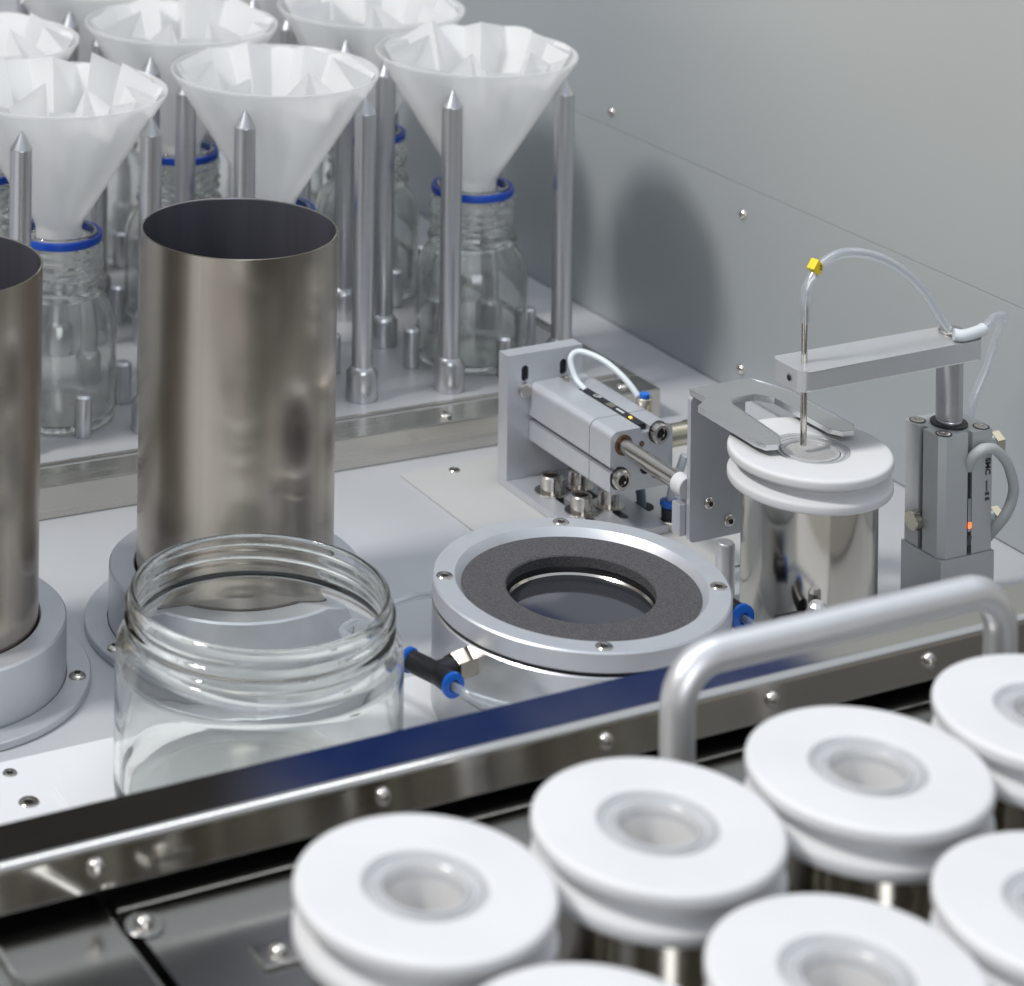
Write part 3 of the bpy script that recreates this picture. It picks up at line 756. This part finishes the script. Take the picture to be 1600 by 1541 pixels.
def cup(open_hole=True):
    c = thing('lidded_cup', '', 'cup', (0, 0, 0), 0, 'steel cups with white spool shaped lids')
    spin('cup_body', [(0, 0), (.0320, 0), (.0333, .0015), (.0334, .003), (.0334, .0790), (.0330, .0800), (.0322, .0800), (.0320, .006), (0, .005)], polish_m, c, seg=96)
    l = spin('lid', lid_profile(), ptfe_m, c, seg=128, close=True, loc=(0, 0, .0806))
    spin('seal_ring', [(r_, z_ - .0064) for r_, z_ in [(.0120, .0190), (.0190, .0190), (.0192, .0228), (.0184, .0230), (.0178, .0222), (.0172, .0222), (.0168, .0228), (.0158, .0226), (.0154, .0212), (.0148, .0212), (.0144, .0228), (.0134, .0229), (.0126, .0222)]], seal_m, l, seg=96, close=True)
    if open_hole:
        spin('funnel_hole', [(.0124, .0156), (.0120, .0090), (.0112, .0010), (.0095, -.0050), (.0060, -.0085), (.0045, -.0095)], hole_m, l, seg=64)
        spin('drain', [(0, -.0092), (.0060, -.0084)], socket_m, l, seg=24)
    else:
        spin('sieve', [(0, .0142), (.0060, .0144), (.0126, .0152)], mesh_m, l, seg=64)
    return c
pc = cup(False); pc.location = (.8230, 1.0015, 0)
pc['label'] = 'steel cup with white lid standing under the needle and fork'
fl = None
FZ = .158 - .098
cups = {
 (0, 0): 'leftmost white lidded cup in the back row of the front tray',
 (1, 0): 'white lidded cup standing right in front of the handle left foot',
 (2, 0): 'third white lidded cup from the left in the tray back row, below the handle bar',
 (3, 0): 'white lidded cup at the right edge under the handle right end',
 (0, 1): 'white lidded cup at the bottom edge, only the top of its lid rim showing',
 (1, 1): 'white lidded cup at the bottom edge between two others, in front of the shaded one',
 (2, 1): 'white lidded cup cut by the right edge, in the nearer row',
}
for (i, j), lb in cups.items():
    x = (.3988, .4850, .5703, .6550)[i] + (.003 if j else 0); y = .6620 - .0875 * j
    if i == 3: y += .004
    if fl is None: fl = cup(True); o = fl; o.location = (x, y, FZ)
    else: o = copy_tree(fl, (x, y, FZ))
    o.rotation_euler = (0, 0, i + j * 2.2); o['label'] = lb; o['group'] = 'steel cups with white spool shaped lids'

# ================================================================== NEEDLE STATION
ns = thing('lift_station', 'grey compact lift cylinder carrying an arm that holds a needle over the cup', 'lift cylinder', (.9155, 1.005, 0))
def Q(x, y, z): return (x - .9155, y - 1.005, z)
box('plinth', (-.0178, .0178, -.0148, .0148, 0, .0322), grey_m, ns, bev=.0005)
# body with slots, extruded upwards
a_, b_ = .0170, .0140
def blockpoly():
    p = [(-a_ + .003, -b_), (.0000, -b_), (.0000, -b_ + .0035), (.0030, -b_ + .0035), (.0030, -b_), (a_ - .001, -b_), (a_, -b_ + .001)]
    p += [(a_, b_ - .001), (a_ - .001, b_), (-a_ + .001, b_), (-a_, b_ - .001)]
    p += [(-a_, .0030), (-a_ + .0036, .0030), (-a_ + .0036, -.0002), (-a_, -.0002), (-a_, -b_ + .003)]
    return p
bm = bmesh.new(); prism(bm, blockpoly(), .0324, .0945); finish('cylinder_block', bm, grey_m, ns, smooth=25)
for (x, y) in ((-.0122, -.0098), (.0125, -.0098), (-.0122, .0098), (.0125, .0098)):
    o = spin('body_screw', [(.0036, .0), (.0036, .0003), (.0030, .0005), (.0016, .0005), (.0014, 0.0001), (0, .0001)], screw_m, ns, seg=24, loc=(x, y, .0946))
    spin('screw_gap', [(.0036, .0002), (.0042, .0002)], gap_m, o, seg=24, smooth=0)
spin('rod_seal', [(.0070, .0947), (.0095, .0947), (.0095, .0956), (.0084, .0962), (.0070, .0962)], rubber_m, ns, seg=48, close=True)
spin('lift_rod', [(0, .094), (.0068, .094), (.0068, .0968), (.0064, .0974), (.0068, .0980), (.0068, .1304), (0, .1304)], turned_m, ns, seg=48)
# arm
bm = bmesh.new(); prism(bm, rrect(.8095 - .9155, .9275 - .9155, -.0125, .0117, .0048, 6), .1305, .1400)
es = [e for e in bm.edges if abs(e.verts[0].co.z - e.verts[1].co.z) < 1e-6 and len(e.link_faces) == 2 and e.calc_face_angle(0) > 1]
bmesh.ops.bevel(bm, geom=es, offset=.0005, segments=2, affect='EDGES', profile=.5)
arm = finish('arm', bm, ano_m, ns)
spin('end_hole', [(0, .0002), (.0014, .0003)], gap_m, arm, seg=20, m=axis_m(Q(.8094, 1.0015, .1350), (-1, 0, 0)), smooth=0)
spin('end_hole_rim', [(.0014, .0001), (.0017, .0003), (.0020, .0001)], screw_m, arm, seg=20, m=axis_m(Q(.8094, 1.0015, .1350), (-1, 0, 0)))
NX, NY = .8212, 1.0046
nd = cyl('needle', Q(NX, NY, .0985), (0, 0, 1), .0016, .0700, polish_m, ns, ch=.0002)
spin('clamp_eye', [(.0020, .1401), (.0062, .1401), (.0066, .1406), (.0066, .1414), (.0060, .1419), (.0026, .1419)], screw_m, ns, seg=32, close=True, loc=(.0035, .003, 0))
def W(u_, w_, z): return None
# tubing: up from the needle, over in an arc, down to the clamp, out and down the back
S_ = .0024
arc = [(.8210, NY, .1600), (.8209, NY, .1680), (.8212, NY, .1735), (.8227, NY, .1780), (.8278, NY, .1845), (.8337, NY, .1888), (.8418, NY, .1912), (.8520, NY, .1908), (.8643, NY, .1877), (.8768, NY, .1818), (.8894, NY, .1730), (.9001, NY, .1617), (.9080, NY, .1510), (.9130, NY - .002, .1440)]
hs = pipe('needle_hose', [Q(*p) for p in arc], S_, hosec_m, ns, n=8)
bm = bmesh.new(); boxbm(bm, -.0030, .0030, -.0024, .0024, -.0030, .0030, bev=.0006)
tg_ = finish('hose_tag', bm, yellow_m, hs, loc=Q(NX + .0058, NY - .0003, .1870), rot=(0, .75, .2))
text_mesh('tag_print', '2', .0034, lab_m, hs, Matrix.Translation(Vector(Q(NX + .0062, NY - .0031, .1862))) @ Matrix.Rotation(R(90), 4, 'X') )
hs2 = pipe('outlet_hose', [Q(.9200, .996, .1428), Q(.9290, .998, .1426), Q(.9370, 1.001, .1440), Q(.9455, 1.006, .1443), Q(.9570, 1.012, .1420), Q(.9640, 1.018, .1370), Q(.9625, 1.022, .1260), Q(.9570, 1.023, .1105), Q(.9500, 1.024, .0960), Q(.9475, 1.024, .0870), Q(.9450, 1.024, .0700), Q(.9440, 1.024, .0500)], .0023, hosec_m, ns, n=8)
pipe('hose_sleeve', [Q(.9110, .9975, .1436), Q(.9150, .9955, .1430), Q(.9210, .9960, .1428), Q(.9290, .998, .1427), Q(.9320, .999, .1430)], .0031, hosew_m, ns, n=6)
# sensor in the slot with print and light
sx = .0015
box('sensor', (sx - .0011, sx + .0011, -b_ + .0004, -b_ + .0030, .0420, .0780), blackp_m, ns, bev=.0003)
box('sensor_window', (sx - .0010, sx + .0010, -b_ - .0001, -b_ + .0003, .0440, .0610), zinc_m, ns, bev=.0002)
box('status_led', (sx - .0010, sx + .0010, -b_ - .0005, -b_ - .0002, .0458, .0488), led_m, ns, bev=.0003)
fy = -b_ - .0002
Mx = Matrix.Translation(Vector((0.0118, fy, .0800))) @ Matrix.Rotation(R(90), 4, 'X') @ Matrix.Rotation(R(-90), 4, 'Z')
text_mesh('maker_print', 'SMC', .0045, lab_m, ns, Mx, bold=True)
Mx = Matrix.Translation(Vector((.0121, fy, .0685))) @ Matrix.Rotation(R(90), 4, 'X') @ Matrix.Rotation(R(-90), 4, 'Z')
text_mesh('maker_print', 'autom', .0022, lab_m, ns, Mx)
Mx = Matrix.Translation(Vector((.0118, fy, .0625))) @ Matrix.Rotation(R(90), 4, 'X') @ Matrix.Rotation(R(-90), 4, 'Z')
text_mesh('maker_print', 'E E', .0034, lab_m, ns, Mx, bold=True)
Mx = Matrix.Translation(Vector((.0000, fy, .0400))) @ Matrix.Rotation(R(90), 4, 'X')
text_mesh('maker_print', 'IO', .0030, lab_m, ns, Mx)
box('print_square', (sx - .0010, sx + .0012, fy - .0001, fy + .0001, .0336, .0368), lab_m, ns, bev=0)
pipe('sensor_cable', [(sx, -b_ + .0015, .0760), (sx - .0006, -b_ - .0015, .0815), (sx + .0008, -b_ - .0045, .0860), (.0055, -b_ - .0060, .0880), (.0126, -b_ - .0060, .0863), (.0200, -b_ - .0060, .0790), (.0240, -b_ - .0060, .0700), (.0250, -b_ - .0060, .0620), (.0220, -b_ - .0040, .0510), (.0180, -b_ + .0020, .0400), (.0185, -b_ + .010, .0300)], .0027, cable_m, ns, n=10)
for z in (.0820, .0430):
    f1 = cyl('port_fitting', (a_ - .0005, -.0040, z), (1, 0, 0), .0050, .0085, zinc_m, ns)
    hexcyl('hex_nut', (a_ + .0078, -.0040, z), (1, 0, 0), .0058, .0050, hexnut_m, f1)
cyl('adjuster_knob', (-a_ - .0040, .0040, .0462), (1, 0, 0), .0050, .0042, nickel_m, ns)

# ================================================================== LOCATING PINS
pp0 = spin('locating_pin', [(0, .0310), (.0040, .0310), (.0050, .0297), (.0050, .0004), (.0048, 0), (0, 0)], ano_m, None, seg=32, loc=(.8131, 1.0553, 0))
tag(pp0, 'short aluminium pin standing below the fork face plate', 'pin', 'short locating pins beside the cup')
p2 = spin('locating_pin', [(0, .0400), (.0030, .0398), (.0046, .0380), (.0046, .0004), (.0044, 0), (0, 0)], ano_m, None, seg=10, loc=(.8005, .9670, .0), smooth=20)
tag(p2, 'short chamfered pin in front of the steel cup, above the handle bar', 'pin', 'short locating pins beside the cup')
bfit = thing('elbow_fitting', 'black elbow fitting with a sliver of blue at the foot of the needle cup', 'fitting', (.7830, .9700, .0))
cyl('elbow', (-.004, 0, .0315), (1, .15, -.1), .0042, .016, blackp_m, bfit); push_fit(bfit, (-.003, 0, .0305), (-.6, -.8, -.1), .0046, .010)

# ================================================================== FRONT CONVEYOR: rail, floor plates, handle
cf = thing('cup_conveyor', 'polished steel conveyor trough with a guide rail and tubular handle in front', 'conveyor')
RY, RB = .8420, .8165
# bent rail: top flange, rounded edge, hanging lip
def rail_bm(x0, x1):
    pts = [(RY, .0985), (RY, .1000)]
    pts += [(RB + .0040, .1000), (RB + .0035, .1000)] + [(RB + .0035 - .0035 * math.sin(R(a)), .0965 + .0035 * math.cos(R(a))) for a in (14, 28, 42, 56, 70, 80)]
    pts += [(RB - .0018, .0850), (RB - .0010, .0840), (RB + .0004, .0845), (RB + .0022, .0950), (RB + .0045, .0985)]
    bm = bmesh.new(); prism(bm, pts, 0, 1)
    for v in bm.verts: v.co = Vector((x0 if v.co.z < .5 else x1, v.co.x, v.co.y))
    return bm
finish('guide_rail', rail_bm(.05, 1.25), mirror_m, cf, smooth=50)
box('rail_web', (.05, 1.25, RY - .002, RY - .0002, .004, .0984), mirror_m, cf, bev=0)
for x in (.2400, .3565, .4727, .5724, .6530, .7342, .83, .93):
    button_screw('rail_bolt', (x, RB - .0007, .0922), .0034, cf, d=(0, -.985, .17), h=.0030, sock=False)
# dark well behind the lip, strip and floor plates
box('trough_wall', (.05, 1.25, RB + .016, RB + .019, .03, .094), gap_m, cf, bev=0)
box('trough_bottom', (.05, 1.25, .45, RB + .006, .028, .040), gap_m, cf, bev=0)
box('edge_strip', (.3625, 1.25, .8110, .8205, .066, .0780), steel_m, cf, bev=.0012)
bm = bmesh.new(); prism(bm, rrect(.05, .3590, .725, .8315, .006), .072, .0780)
es = [e for e in bm.edges if all(abs(v.co.z - .0780) < 1e-6 for v in e.verts) and len(e.link_faces) == 2 and e.calc_face_angle(0) > 1]
bmesh.ops.bevel(bm, geom=es, offset=.0008, segments=3, affect='EDGES', profile=.5)
finish('floor_plate', bm, darkmirror_m, cf)
bm = bmesh.new(); prism(bm, rrect(.3640, 1.25, .725, .8075, .005), .072, .0778)
es = [e for e in bm.edges if all(abs(v.co.z - .0778) < 1e-6 for v in e.verts) and len(e.link_faces) == 2 and e.calc_face_angle(0) > 1]
bmesh.ops.bevel(bm, geom=es, offset=.0008, segments=3, affect='EDGES', profile=.5)
finish('floor_plate', bm, darkmirror_m, cf)
box('lower_floor', (.05, 1.25, .40, .724, .054, .0595), darkmirror_m, cf, bev=.0006)
box('hinge_strip', (.3140, .3165, .726, .8060, .0781, .0798), mirror_m, cf, bev=.0006)
for k, (x, y, z) in enumerate(((.3675, .7990, .0779), (.4030, .7650, .0779))):
    if k == 0: o = cyl('washer', (x, y, z), (0, 0, 1), .0072, .0010, darkmirror_m, cf)
    else: o = box('washer', (x - .0085, x + .0105, y - .0065, y + .0065, z, z + .0014), mirror_m, cf, bev=.0005)
    button_screw('floor_screw', (x, y, z + .0012), .0036, cf, sock=False, h=.0030)
# handle
hy = .742; hx0, hx1, hz = .5515, .7030, .1600; rb = .0165
pts = [Vector((hx0, hy, .062)), Vector((hx0, hy, hz - rb))]
for k in range(1, 10): a = PI / 2 * k / 9; pts.append(Vector((hx0 + rb - rb * math.cos(a), hy, hz - rb + rb * math.sin(a))))
for k in range(0, 10): a = PI / 2 * k / 9; pts.append(Vector((hx1 - rb + rb * math.sin(a), hy, hz - rb + rb * math.cos(a))))
pts.append(Vector((hx1, hy, .062)))
pipe('handle', pts, .0064, handle_m, cf, raw=True, seg=32)
